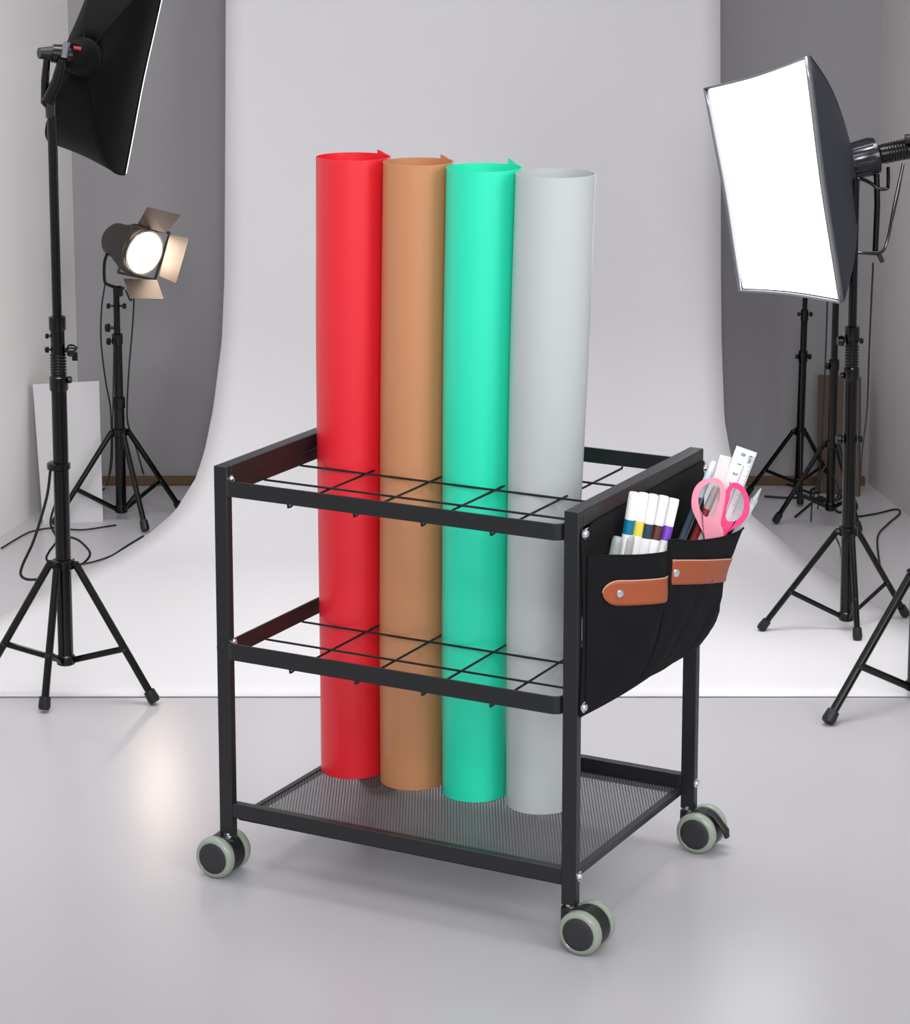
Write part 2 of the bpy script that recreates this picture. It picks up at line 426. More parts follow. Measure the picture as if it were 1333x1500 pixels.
for j in range(13):
    s = j/12; row = []
    for i in range(29):
        u = i/28; y = lerp(.0025, .3605, u)
        ztop = .5015 - .012*math.exp(-(u/.05)**2) + .0035*u
        edge = .006*math.sin(PI*s)*(1 if s < .5 else 1) * math.exp(-(u/.06)**2)
        row.append(Vector((PX + .0003 + .0012*math.sin(u*9)*math.sin(PI*s), y+edge, lerp(ztop, .279 - .008*math.sin(PI*u), s))))
    rows.append(row)
MB().grid(rows).build('back_panel', M['canvas'], solid=.0012, off=0, **KO)
def wr(y, z): return .0011*math.sin(95*y+31*z) * math.sin(60*z-20*y+1) + .0008*math.sin(170*y-90*z)
for cols, nu in ((LCOL, 24), (RCOL, 40)):
    rows = []
    for j in range(25):
        row = []
        for i in range(nu+1):
            p = psurf(cols, i/nu, j/24)
            d = min(1, max(0, (j-2)/6))*min(1, (24-j)/4)*min(1, i/3)*min(1, (nu-i)/3)
            p.x += wr(p.y, p.z)*d*1.6; row.append(p)
        rows.append(row)
    o = MB().grid(rows).build('pocket', M['canvas'], solid=.0012, smooth=60, **KO)
    hem = [psurf(cols, i/nu, .0) + Vector((.0006, 0, -.0004)) for i in range(nu+1)]
    MB().tube(hem, .0011, 6).build('hem', M['canvas'], o, CART)
def strap(cols, ys, zc, hw, label_end):
    rows = []; n = len(ys)
    for k in range(9):
        v = -1+k/4; row = []
        for i, y in enumerate(ys):
            z = zc(y)
            h = hw
            if label_end:
                d = (y-ys[0])
                if d < hw: h = math.sqrt(max(hw*hw-(hw-d)**2, 1e-8))
            p = sheet_at(cols, y, z + v*h); row.append(p + Vector((.0024, -.0008, 0)))
        rows.append(row)
    o = MB().grid(rows).build('leather_strap', M['leather'], solid=.0018, smooth=60, **KO)
    MB().tube([p + Vector((.0002, 0, .0004)) for p in rows[-1]], .00085, 6).build('strap_edge', M['leather_edge'], o, CART)
    return o
ysL = [lerp(.0245, .1145, (i/40)**2) for i in range(41)]
zL = lambda y: lerp(.4235, .4115, (y-.02)/.09)
sl = strap(LCOL, ysL, zL, .0145, True)
ysR = [lerp(.120, .331, i/40) for i in range(41)]
zR = lambda y: lerp(.4315, .387, (y-.11)/.2)
sr = strap(RCOL, ysR, zR, .0145, False)
def rivet(cols, y, z, par):
    p = sheet_at(cols, y, z) + Vector((.0034, -.0012, 0))
    MB().lathe(p, (.8, -.6, 0), [(0, .0048), (.0012, .0048), (.0026, .0034), (.003, .001), (.0031, 0)], 18).build('rivet', M['chrome'], par, CART)
rivet(LCOL, .0395, zL(.0395), sl); rivet(RCOL, .126, zR(.126), sr)
for y, z in ((.010, .4935), (.0105, .2895), (.3605, .4955)):
    MB().lathe((W+.0026, y, z), (1, 0, 0), [(0, .0066), (.0014, .0066), (.002, .0048), (.0042, .0038), (.005, .002), (.0052, 0)], 18).build('bolt', M['chrome'], **KO)

# ------------------------------------------------------------------ things in the pockets
def upright(bot, top, Y0, Y1):
    a = at(bot[0], bot[1], Y0); b = at(top[0], top[1], Y1); return a, b
YL = (CART @ Vector((.525, .06, .46))).y
YR = (CART @ Vector((.545, .235, .46))).y
CI = CART.inverted()
def atx(px, py, X):           # point on the cart's vertical plane x = X seen at a pixel
    p = at(px, py, 0); o = Vector((0, CAM_Y, CAM_Z)); a = CI @ o; b = CI @ p; t = (X-a.x)/(b.x-a.x); return o + (p-o)*t
def marker(top, midb, X, m, cname, group):
    e = (top[0] + (midb[0]-top[0])*2.4, top[1] + (midb[1]-top[1])*2.4)
    b = atx(*top, X); c = atx(*midb, X-.003); a = atx(*e, X-.010); d = (b-a).normalized(); L = (b-a).length; c = b - d*(b-c).length
    base = b - d*L
    t = thing('marker', 'white marker with a %s band in the left fabric pocket' % cname, 'marker', base, 0, group)
    r = .0063
    MB().lathe(base, d, [(0, .0045), (.002, r*.9), (.004, r), (L*.62, r), (L*.621, r*.96)], 20).build('barrel', M['white'], t)
    bl = (c-base).length
    MB().lathe(base, d, [(bl-.0085, r*1.01), (bl+.0085, r*1.01)], 20).build('colour_band', m, t)
    MB().lathe(base, d, [(L*.62, r*1.0), (bl-.0086, r), ], 20)
    MB().lathe(base, d, [(bl+.0086, r*1.0), (L-.006, r*1.0), (L-.001, r*.95), (L, r*.8), (L+.0001, r*.6), (L-.003, r*.55), (L-.003, 0)], 20).build('cap', M['white'], t)
G = 'coloured markers in the left pocket'
marker((929.5, 721), (921, 772), .512, M['teal'], 'teal', G)
marker((943, 722), (934.5, 774), .520, M['yellow'], 'yellow', G)
marker((957.5, 724), (948, 778), .528, M['navy'], 'navy blue', G)
marker((973, 726), (961.5, 780), .535, M['maroon'], 'maroon', G)
marker((988, 730), (976, 781), .542, M['purple'], 'purple', G)
for tp, bt, Y, lab in (((905.5, 786), (899, 816), .500, 'short marker with a frosted clear cap, leftmost in the left fabric pocket'), ((923, 784), (917, 816), .510, 'short marker with a frosted clear cap in front of the teal and yellow markers')):
    b = atx(*tp, Y); a = atx(*bt, Y-.003); d = (b-a).normalized(); base = b-d*.085
    t = thing('capped_marker', lab, 'marker', base)
    MB().lathe(base, d, [(0, .004), (.002, .0055), (.045, .0055), (.0451, 0)], 18).build('barrel', M['white'], t)
    MB().lathe(base, d, [(.043, .0064), (.078, .0064), (.083, .0058), (.085, .0045), (.0851, .003), (.082, .0028), (.082, 0)], 18).build('cap', M['clear'], t)

def flatbar(name, label, cat, bot, top, Y0, Y1, wpx, th, m, below=.035):
    a, b = upright(bot, top, Y0, Y1); d = (b-a).normalized(); a = a - d*below
    wv = wpx/1225/2; n = Vector((0, -1, 0)); n = (n - d*n.dot(d)).normalized(); r = d.cross(n)
    if r.x < 0: r = -r
    base = Matrix.Translation(a)
    t = thing(name, label, cat, a)
    L = (b-a).length
    vs = [a + r*sx*wv + n*sn*th/2 + d*q for q in (0, L) for sx, sn in ((-1, -1), (1, -1), (1, 1), (-1, 1))]
    MB().add(vs, [(3,2,1,0),(4,5,6,7),(0,1,5,4),(1,2,6,5),(2,3,7,6),(3,0,4,7)]).build('blade', m, t, bevel=.0002)
    return t, b, d, r, n, wv, L
# ruler with centimetre scale
t, b, d, r, n, wv, L = flatbar('ruler', 'clear white ruler marked 0 to 3 cm standing tallest in the right pocket', 'ruler', (1052, 770), (1094, 658), YR+.022, YR+.030, 32, .0014, M['ruler'])
front = n*.0011
fm = Matrix.Identity(4)
marks = MB()
for k in range(0, 60):
    q = .006 + k*.00125; l = .0058 if k % 10 == 0 else (.004 if k % 5 == 0 else .0025)
    p = b - d*q + r*wv + front*.9
    vs = [p, p - r*l, p - r*l - d*.00022, p - d*.00022]; vs += [v - n*.0003 for v in vs]
    marks.add(vs, [(3,2,1,0),(4,5,6,7),(0,1,5,4),(1,2,6,5),(2,3,7,6),(3,0,4,7)])
p0 = b - d*.02 + r*wv*.25 + front*.9
vs = [p0, p0 + r*.0004, p0 + r*.0004 - d*.07, p0 - d*.07]; vs += [v - n*.0003 for v in vs]
marks.add(vs, [(3,2,1,0),(4,5,6,7),(0,1,5,4),(1,2,6,5),(2,3,7,6),(3,0,4,7)])
marks.build('scale_marks', M['ink'], t)
e0 = b + front*.6; vs = [e0 - r*wv*.98, e0 - r*wv*.98 - d*.019, e0 - r*wv*.2 - d*.013, e0 + r*wv*.3]; vs += [v - n*.0003 for v in vs]
MB().add(vs, [(3,2,1,0),(4,5,6,7),(0,1,5,4),(1,2,6,5),(2,3,7,6),(3,0,4,7)]).build('blue_end', M['rulerb'], t)
def text(body, size, pos, xdir, ydir, par):
    cu = bpy.data.curves.new('number', 'FONT'); cu.body = body; cu.size = size; cu.extrude = .0001; cu.align_x = 'CENTER'; cu.align_y = 'CENTER'
    ob = bpy.data.objects.new('tmp', cu); COL.objects.link(ob)
    dg = bpy.context.evaluated_depsgraph_get(); me = bpy.data.meshes.new_from_object(ob.evaluated_get(dg)); bpy.data.objects.remove(ob)
    zd = xdir.cross(ydir)
    mm = Matrix((( *xdir, 0), (*ydir, 0), (*zd, 0), (0, 0, 0, 1))).transposed(); mm.translation = pos
    me.transform(WM[par.name].inverted() @ mm); me.materials.clear(); me.materials.append(M['ink'])
    o = bpy.data.objects.new('number', me); COL.objects.link(o); o.parent = par; WM[o.name] = WM[par.name]
for k, ch in enumerate('0123'):
    text(ch, .0072, b - d*(.0075 + .0125*k) - r*wv*.15*1 - r*.001*k*.5 + n*.0015, -d, r, t)
text('cm', .0082, b - d*.0105 + r*wv*.62 + n*.0015, -d, r, t)
# second, frosted ruler in front of it
flatbar('ruler', 'frosted plain ruler strip between the scissors and the marked ruler', 'ruler', (1034, 770), (1063, 668), YR+.019, YR+.025, 17, .0014, M['frost'])
# pens
def pen(label, bot, top, Y0, Y1, r, m, cap=None, tip=False, below=.07):
    a, b = upright(bot, top, Y0, Y1); d = (b-a).normalized(); a = a-d*below; L = (b-a).length
    t = thing('pen', label, 'pen', a)
    MB().lathe(a, d, [(0, r*.3), (.012, r), (L*.8, r), (L*.8+.0001, 0)], 16).build('barrel', m, t)
    e = [(L*.8, r*1.08), (L-.022, r*1.05), (L-.004, r*.35), (L, r*.1)] if tip else [(L*.8, r*1.08), (L-.003, r*1.05), (L, r*.7), (L+.0001, 0)]
    MB().lathe(a, d, e, 16).build('cap', cap or m, t)
pen('dark red pen behind the pale pink scissor handle', (1012, 800), (1050, 712), YR+.016, YR+.022, .0044, M['penred'], M['clear'])
pen('slate blue pen left of the dark red pen', (994, 800), (1040, 690), YR+.020, YR+.026, .0040, M['penblue'], M['penpale'])
pen('pale blue pen with a clear tip just right of the rear bolt', (1008, 770), (1047, 676), YR+.030, YR+.036, .0042, M['penpale'], M['white'])
pen('pale pen with a pointed clear tip right of the hot pink scissor handle', (1077, 782), (1115, 715), YR+.030, YR+.040, .0042, M['penpale'], M['clear'], True, .015)

# scissors
sc = thing('scissors', 'pink handled scissors standing blades down in the right pocket', 'scissors', at(1050, 850, YR+.004))
YS = YR+.004
def loop(outer, inner, nn, Ys, thick):
    n = 64; O = smooth_closed(outer, n); Iq = smooth_closed(inner, n)
    vs = []; fs = []
    for (x, y) in O: vs.append(at(x, y, Ys-thick/2))
    for (x, y) in Iq: vs.append(at(x, y, Ys-thick/2))
    for (x, y) in O: vs.append(at(x, y, Ys+thick/2))
    for (x, y) in Iq: vs.append(at(x, y, Ys+thick/2))
    for i in range(n):
        j = (i+1) % n
        fs += [(i, j, n+j, n+i), (2*n+i, 3*n+i, 3*n+j, 2*n+j), (i, 2*n+i, 2*n+j, j), (n+i, n+j, 3*n+j, 3*n+i)]
    return MB().add(vs, fs)
def smooth_closed(pts, n):
    # resample a closed Catmull-Rom by arc length, starting at angle of first point
    m = len(pts); dense = []
    for i in range(m):
        a, b, c, d = [Vector((*pts[(i+k) % m], 0)) for k in (-1, 0, 1, 2)]
        for j in range(12):
            t = j/12; dense.append(.5*((2*b)+(c-a)*t+(2*a-5*b+4*c-d)*t*t+(3*b-a-3*c+d)*t**3))
    cx = sum(p.x for p in dense)/len(dense); cy = sum(p.y for p in dense)/len(dense)
    L = [0]
    for i in range(len(dense)): L.append(L[-1] + (dense[(i+1) % len(dense)]-dense[i]).length)
    out = []
    for k in range(n):
        s = L[-1]*k/n
        i = max(q for q in range(len(dense)) if L[q] <= s+1e-9)
        f = (s-L[i])/max(L[i+1]-L[i], 1e-9); p = dense[i].lerp(dense[(i+1) % len(dense)], f); out.append((p.x, p.y))
    return out
# handle outlines read from the photograph, each loop closed over its shank
oL = [(1046, 700), (1058, 706), (1063, 722), (1060, 745), (1056, 765), (1060, 782), (1054, 806), (1032, 806), (1032, 786), (1022, 765), (1013, 742), (1016, 718), (1028, 704)]
iL = [(1046, 706), (1054, 714), (1054, 730), (1049, 745), (1046, 754), (1041, 757), (1038, 757), (1034, 757), (1030, 754), (1025, 745), (1023, 730), (1028, 716), (1036, 709)]
hl = loop(oL, iL, 0, YS, .008).build('handle', M['pinkl'], sc, bevel=.0022, smooth=60); hl['label'] = 'pale pink handle'
oR = [(1073, 707), (1088, 712), (1097, 730), (1097, 752), (1086, 768), (1072, 776), (1060, 788), (1054, 806), (1042, 800), (1048, 782), (1052, 765), (1056, 742), (1063, 720)]
iR = [(1076, 715), (1086, 722), (1090, 736), (1087, 752), (1079, 762), (1072, 764), (1068, 764), (1065, 762), (1063, 757), (1063, 752), (1065, 742), (1069, 730), (1070, 720)]
hr = loop(oR, iR, 0, YS+.007, .008).build('handle', M['pinkd'], sc, bevel=.0022, smooth=60); hr['label'] = 'hot pink handle'
for i, (x0, x1) in enumerate(((1038, 1050), (1044, 1056))):
    a = at(x0, 800, YS+.002+.004*i); b2 = at(x1, 800, YS+.002+.004*i); c2 = at(1049-i*3, 822, YS+.002+.004*i)
    vs = [a, b2, c2]; vs += [v + Vector((0, .0018, 0)) for v in vs]
    MB().add(vs, [(0,1,2),(5,4,3),(0,3,4,1),(1,4,5,2),(2,5,3,0)]).build('blade', M['silver'], sc)
MB().lathe(at(1048, 799, YS-.004), (0, -1, 0), [(0, .003), (.0015, .003), (.0016, 0)], 14).build('pivot_screw', M['pinkl'], sc)

# ------------------------------------------------------------------ light stands
def stand(label, pole, feet, zcol, group, secs, rleg=.006, zbot=.045, lean=(0, 0), fat=.011, knobs=(), cat='light stand', mt='standm'):
    """pole (x, y) on the floor; feet floor points; secs [(z, radius)] of the telescopic pole from bottom up"""
    x, y = pole
    t = thing('light_stand', label, cat, (x, y, 0), 0, group); m = M[mt]
    ax = lambda z: Vector((x + lean[0]*z, y + lean[1]*z, z))
    secs = [(zbot, secs[0][1])] + list(secs[1:])
    for i in range(len(secs)-1):
        z0, r = secs[i]; z1 = secs[i+1][0]
        MB().tube([ax(z0), ax(z1)], r, 18).build('pole_section', m, t)
        if i: MB().lathe(ax(z0)-Vector((0, 0, .010)), (0, 0, 1), [(0, secs[i-1][1]*1.12), (.002, secs[i-1][1]*1.2), (.02, secs[i-1][1]*1.2), (.022, r*1.1), (.0221, 0)], 18).build('clamp_collar', m, t)
    c = ax(zcol)
    hub = MB().lathe(c - Vector((0, 0, .008)), (0, 0, 1), [(0, fat*1.25), (.002, fat*1.5), (.014, fat*1.5), (.016, fat*1.2)], 18)
    bh = MB().lathe(ax(zbot) - Vector((0, 0, .008)), (0, 0, 1), [(0, fat*.9), (.002, fat*1.2), (.014, fat*1.2), (.016, fat)], 18)
    for f in feet:
        f = Vector(f); dirv = Vector((f.x-c.x, f.y-c.y, 0)).normalized()
        a = c + dirv*fat*1.75
        hub.tube([c + Vector((0, 0, 0)), c + dirv*fat*2.0], fat*.5, 8)
        ft = f + Vector((0, 0, .007)); dd = (ft-a).normalized()
        lg = MB().tube([a, ft], rleg, 12, flat=(1, 1)).build('leg', m, t)
        MB().tube([ft - dd*.016, ft - dd*.002, ft + dd*.003], [rleg*1.45, rleg*1.6, rleg*1.35], 12).build('rubber_foot', M['plastic'], lg)
        k = .62; q = a.lerp(ft, k)
        s0 = ax(zbot) + dirv*fat
        MB().tube([s0, q], rleg*.62, 8, flat=(1.35, .7)).build('brace', m, t)
        MB().lathe(q - Vector((0, rleg*1.0, 0)), (0, -1, 0), [(0, rleg*.5), (.0018, rleg*.42), (.002, 0)], 10).build('pin', M['steel'], lg)
    hub.build('leg_collar', m, t); bh.build('brace_collar', m, t)
    for z, side, size in knobs:
        p = ax(z); sgn = side
        kb = MB().tube([p, p + Vector((sgn*(fat+size*.9), -.002, 0))], size*.25, 8)
        kb.lathe(p + Vector((sgn*(fat+size*.2), -.002, 0)), (sgn, 0, 0), [(0, size*.55), (size*.2, size*.7), (size*.75, size*.6), (size*.9, size*.2)], 12)
        kb.build('knob', m, t)
    return t, ax
def zat(px, py, Y): return at(px, py, Y).z

# front left stand with softbox
Y1 = .80
p0 = at(97, 985, Y1); ptop = at(76, 165, Y1); lx = (ptop.x-p0.x)/(ptop.z-p0.z)
bx = p0.x - lx*p0.z
t1, ax1 = stand('tall black light stand at far left under the dark softbox', (bx, Y1), [gr(65, 1043), gr(226, 1032), gr(-34, 1020)], zat(88, 826, Y1), 'tripod light stands', [(.05, .0115), (zat(86, 562, Y1), .0105), (zat(84, 474, Y1), .0070), (zat(75, 170, Y1), .0050)], rleg=.0058, zbot=zat(97, 966, Y1), lean=(lx, 0), fat=.0115,
      knobs=[(zat(85, 513, Y1), 1, .014), (zat(85, 512, Y1), -1, .007), (zat(86, 556, Y1), 1, .008), (zat(86, 492, Y1), -1, .006)])
MB().lathe(Vector((at(86, 682, Y1).x, Y1, zat(86, 688, Y1))), (0, 0, 1), [(0, .014), (.002, .0175), (.010, .0175), (.012, .014)], 18).build('clamp_collar', M['standm'], t1)
# ribbed grip on the upper column
g = MB()
for k in range(8): g.torus(ax1(zat(85, 520+k*4.4, Y1)), (0, 0, 1), .0108, .0016, 18, 6)
g.build('ribbed_grip', M['standm'], t1)

def softbox(label, rim, apex, head_r, m, dm, bulge, inward=.004, rimw=.006, rimm=None, dome=False):
    """rim: four corners in order; apex: centre of the speed ring"""
    rim = [Vector(p) for p in rim]; apex = Vector(apex); cen = sum(rim, Vector())/4
    ax = (cen-apex).normalized()
    base = Vector((apex.x, apex.y, min(p.z for p in rim)))
    t = thing('softbox_light', label, 'softbox', base)
    n = 12; nt_ = 12; rows = []
    per = []
    for i in range(4):
        for k in range(n): per.append(rim[i].lerp(rim[(i+1) % 4], k/n) + (cen-rim[i].lerp(rim[(i+1) % 4], k/n)).normalized()*inward*math.sin(PI*k/n))
    for j in range(nt_+1):
        s = j/nt_; row = []
        for p in per:
            d = (p-apex); rad = d - ax*d.dot(ax); r0 = apex + rad.normalized()*head_r
            q = r0.lerp(p, s) + rad.normalized()*bulge*math.sin(PI*s)*(rad.length/.15) - ax*bulge*.35*math.sin(PI*s)
            row.append(q)
        row.append(row[0]); rows.append(row)
    MB().grid(rows).build('shell', m, t, solid=.0015, smooth=28)
    # rim lip and diffuser
    lip = [[p for p in per] + [per[0]], [p + ax*rimw*1.6 for p in per] + [per[0] + ax*rimw*1.6]]
    MB().grid(lip).build('rim', rimm or m, t, solid=.003)
    c2 = cen + ax*rimw*.2; fan = [c2 + (p-cen)*.985 for p in per]
    nn = len(fan); ed = .016 if dome else rimw*.3
    f1 = [cen + (p-cen)*(.997 if dome else .985) + ax*(rimw*1.5 if dome else ed) for p in per]; f2 = [cen + (p-cen)*(.985 if dome else .984) + ax*ed for p in per]
    MB().add([c2 + ax*ed] + f2 + f1, [(0, i+1, (i+1) % nn + 1) for i in range(nn)] + [(i+1, (i+1) % nn + 1, (i+1) % nn + 1 + nn, i+1+nn) for i in range(nn)]).build('diffuser', dm, t)
    for i in range(4):
        rib = [r[i*n] for r in rows]; MB().tube(rib, .0016, 6).build('rib', m, t)
    return t, ax

A = at(181, 256, .96); B = at(240, -30, .90); Dd = at(95, 214, 1.08); Cc = Dd + (B-A)
apx = at(122, 85, .84)
sb, sax = softbox('black softbox seen from behind on the tall left stand', [A, B, Cc + Vector((.022, 0, 0)), Dd], apx, .026, M['fabric'], M['diffdim'], .040, rimw=.003, dome=True)
u = -sax
MB().lathe(apx + sax*.004, u, [(-.004, .027), (.006, .030), (.012, .030), (.014, .026), (.04, .024), (.05, .018), (.052, 0)], 28).build('speed_ring', M['fabric'], sb)
MB().lathe(apx + sax*.008, u, [(0, .0315), (.004, .0315)], 28).build('reflector_edge', M['plastic'], sb)
e1 = at(76, 78, .80)
MB().tube([apx + u*.03, e1], [.017, .013], 16).build('lamp_head', M['standm'], sb)
MB().tube([e1, at(57, 78, .79)], [.010, .008], 14).build('socket', M['plastic'], sb)
MB().tube([at(98, 62, .79), at(94, 84, .79)], .0055, 12).build('lock_lever', M['silver'], sb)
MB().tube([at(92, 86, .79), at(84, 120, .79), at(70, 150, .79)], [.007, .009, .0095], 12).build('handle', M['standm'], sb)
MB().tube([at(69, 82, .80), at(66, 118, .80), at(66, 150, .80), at(74, 158, .80)], [.005, .006, .0065, .006], 12).build('bracket', M['standm'], sb)
MB().tube([at(74, 150, .80), at(74.5, 172, .80)], [.008, .0075], 14).build('spigot', M['steel'], sb)
MB().tube([at(108, 70, .775), at(119, 72, .775)], .0028, 8).build('badge', M['redmark'], sb)

# lamp with barn doors on its stand
YF = 1.86
pf = gr(178, 760); t2, ax2 = stand('black light stand under the lit lamp with barn doors', (at(178, 752, YF).x, YF), [gr(213, 780), gr(265, 751), gr(80, 772)], zat(176, 633, YF), 'tripod light stands', [(.03, .0100), (zat(176, 590, YF), .0085), (zat(175, 497, YF), .0060), (zat(175, 420, YF), .0050)], rleg=.0052, zbot=zat(178, 745, YF), fat=.010,
      knobs=[(zat(175, 448, YF), 1, .008), (zat(175, 448, YF), -1, .008), (zat(175, 480, YF), -1, .012), (zat(175, 500, YF), -1, .010)])
lp = thing('barn_door_lamp', 'lit studio lamp with open barn doors, left of the backdrop', 'lamp', at(173, 425, YF))
# local lamp frame: axis from back cap to lens (towards the camera and right, slightly down)
cl = at(212, 369, YF-.085); cb = at(152, 352, YF-.005)
la = (cl-cb); la = Vector((la.x, -.085, la.z-.012)).normalized()
cl = at(211, 370, YF-.07)
rt = la.cross(Vector((0, 0, 1))).normalized(); upv = rt.cross(la)
if rt.x < 0: rt = -rt
tilt = math.radians(-16)
r2 = rt*math.cos(tilt) + upv*math.sin(tilt); u2 = upv*math.cos(tilt) - rt*math.sin(tilt)
lathe_l = lambda prof, n=32: MB().lathe(cl, -la, prof, n)
lathe_l([(.006, .047), (.028, .047), (.032, .042), (.048, .040), (.052, .035), (.085, .032), (.094, .026), (.096, 0)]).build('housing', M['housing'], lp)
lathe_l([(-.002, .0395), (.004, .0395)]).build('lens', M['lens'], lp)
MB().torus(cl - la*.0, la, .041, .0028, 36, 8).build('lens_ring', M['glassring'], lp)
fr_ = MB(); hs = .0455
for s0, s1 in (((-1, -1), (1, -1)), ((1, -1), (1, 1)), ((1, 1), (-1, 1)), ((-1, 1), (-1, -1))):
    fr_.tube([cl + r2*s0[0]*hs + u2*s0[1]*hs, cl + r2*s1[0]*hs + u2*s1[1]*hs], .0026, 8)
fr_.build('barn_door_frame', M['housing'], lp)
fins = MB()
for k in range(5): fins.torus(cl - la*(.062+.006*k), la, .0305, .0012, 28, 6)
fins.build('cooling_fins', M['housing'], lp)
beam = area('lamp_beam', cl + la*.01, cl + la*.5 - Vector((0, 0, .16)), .07, .07, .22, (1, .80, .62), 120)
beam.name = 'lamp_beam'
def flap(pts, name='barn_door'):
    vs = [at(*p) for p in pts]; n_ = (vs[1]-vs[0]).cross(vs[2]-vs[0]).normalized()
    vs += [v + n_*.0012 for v in vs]
    MB().add(vs, [(0,1,2,3),(7,6,5,4),(0,4,5,1),(1,5,6,2),(2,6,7,3),(3,7,4,0)]).build(name, M['barn'], lp)
YQ = YF-.07
flap([(201, 329, YQ+.006), (243, 341, YQ-.006), (265, 315, YQ-.05), (216, 303, YQ-.04)])
flap([(249, 343, YQ-.006), (277, 349, YQ-.055), (258, 415, YQ-.050), (233, 404, YQ-.004)])
flap([(181, 408, YQ+.010), (230, 410, YQ-.004), (240, 438, YQ-.045), (190, 437, YQ-.035)])
yk = smooth_path([at(157, 372, YF-.045), at(153, 385, YF-.04), at(153, 410, YF-.03), at(158, 417, YF-.02), at(175, 422, YF-.01), at(182, 422, YF-.01)], 4)
MB().tube(yk, .0030, 10).build('yoke', M['standm'], lp)
MB().tube([at(174, 421, YF-.006), at(175, 432, YF)], .007, 12).build('spigot', M['standm'], lp)

# right softbox and its stand
YB = 1.14
p0 = at(1240, 905, YB); pt = at(1252, 300, YB); lx2 = (pt.x-p0.x)/(pt.z-p0.z)
t3, ax3 = stand('black light stand directly below the glowing softbox', (p0.x-lx2*p0.z, YB), [gr(1115, 926), gr(1256, 940), gr(1326, 905)], zat(1241, 778, YB), 'tripod light stands', [(.045, .0108), (zat(1247, 548, YB), .0100), (zat(1247, 488, YB), .0070), (zat(1252, 262, YB), .0050)], rleg=.0050, zbot=zat(1240, 902, YB), lean=(lx2, 0), fat=.0105,
      knobs=[(zat(1246, 499, YB), -1, .013), (zat(1246, 499, YB), 1, .007), (zat(1246, 550, YB), -1, .008), (zat(1244, 643, YB), -1, .012), (zat(1244, 643, YB), 1, .009)])
g = MB()
for k in range(9): g.torus(ax3(zat(1246, 508+k*4.4, YB)), (0, 0, 1), .0102, .0015, 18, 6)
g.build('ribbed_grip', M['standm'], t3)
TL = at(1038, 128, 1.21); TR = at(1186, 82, 1.05); BR = at(1236, 441, 1.05); BL = at(1089, 424, 1.21)
apr = at(1244, 232, 1.20)
sb2, ax_ = softbox('glowing white softbox on the right stand facing the cart', [TL, BL, BR, TR], apr, .020, M['fabric2'], M['diffon'], .010, rimm=M['silver'])
h0 = at(1244, 237, 1.185); h1 = at(1290, 226, 1.19); hd = (h1-h0).normalized()
hb = MB().lathe(h0, hd, [(-.012, .020), (0, .0265), (.002, .0275), (.040, .0295), (.044, .0292), (.046, .024), (.0461, 0)], 40)
hb.build('lamp_head', M['steel'], sb2)
rb = MB()
for k in range(28):
    a = 2*PI*k/28; q = hd.orthogonal().normalized(); q2 = hd.cross(q); rd = q*math.cos(a)+q2*math.sin(a)
    rb.tube([h0 + hd*.004 + rd*.0276, h0 + hd*.038 + rd*.0296], .0012, 6)
rb.build('ribbed_sleeve', M['steel'], sb2)
for k in (0, 1): MB().torus(h0 - hd*(.010 - .006*k), hd, .021+.001*k, .0011, 36, 6).build('ring', M['silver'], sb2)
MB().tube([h1 - hd*.002, at(1330, 219, 1.195), at(1350, 214, 1.195)], [.0155, .0155, .0155], 24).build('lamp_barrel', M['standm'], sb2)
bf = MB()
for k in range(8): bf.torus(at(1296+k*4.2, 225-k*1.0, 1.192), hd, .0158, .0010, 26, 6)
bf.build('barrel_ribs', M['steel'], sb2)
MB().tube([at(1326, 204, 1.18), at(1340, 203, 1.18)], .008, 12).build('socket', M['plastic'], sb2)
yk2 = smooth_path([at(1252, 300, 1.165), at(1253, 270, 1.165), at(1259, 262, 1.165), at(1275, 268, 1.17), at(1286, 276, 1.17), at(1299, 276, 1.17), at(1301, 268, 1.17), at(1301, 245, 1.18)], 5)
MB().tube(yk2, .0030, 10).build('yoke', M['standm'], sb2)
MB().tube([at(1284, 255, 1.175), at(1285, 300, 1.17), at(1282, 368, 1.165)], .0050, 12).build('tilt_arm', M['standm'], sb2)
MB().tube(smooth_path([at(1250, 369, YB+.012), at(1270, 371, 1.15), at(1290, 370, 1.16), at(1300, 352, 1.165), at(1310, 300, 1.17), at(1323, 240, 1.18)], 5), .0026, 10).build('support_rod', M['steel'], sb2)
MB().tube([at(1287, 372, 1.16), at(1293, 384, 1.155)], .0040, 8).build('lever', M['plastic'], sb2)

# stand at the right edge of the view
YE = .80
xe = at(1341, 1000, YE).x
t4, ax4 = stand('black light stand cut by the right edge, nearest on that side', (xe, YE), [gr(1213, 1062), gr(1452, 1066), gr(1395, 955)], zat(1340, 842, YE), 'tripod light stands', [(.05, .0125), (zat(1341, 685, YE), .0115), (zat(1341, 520, YE), .0095), (zat(1341, 60, YE), .0065)], rleg=.0066, zbot=zat(1341, 1004, YE), fat=.0125, knobs=[(zat(1341, 545, YE), -1, .006), (zat(1341, 568, YE), -1, .007)])

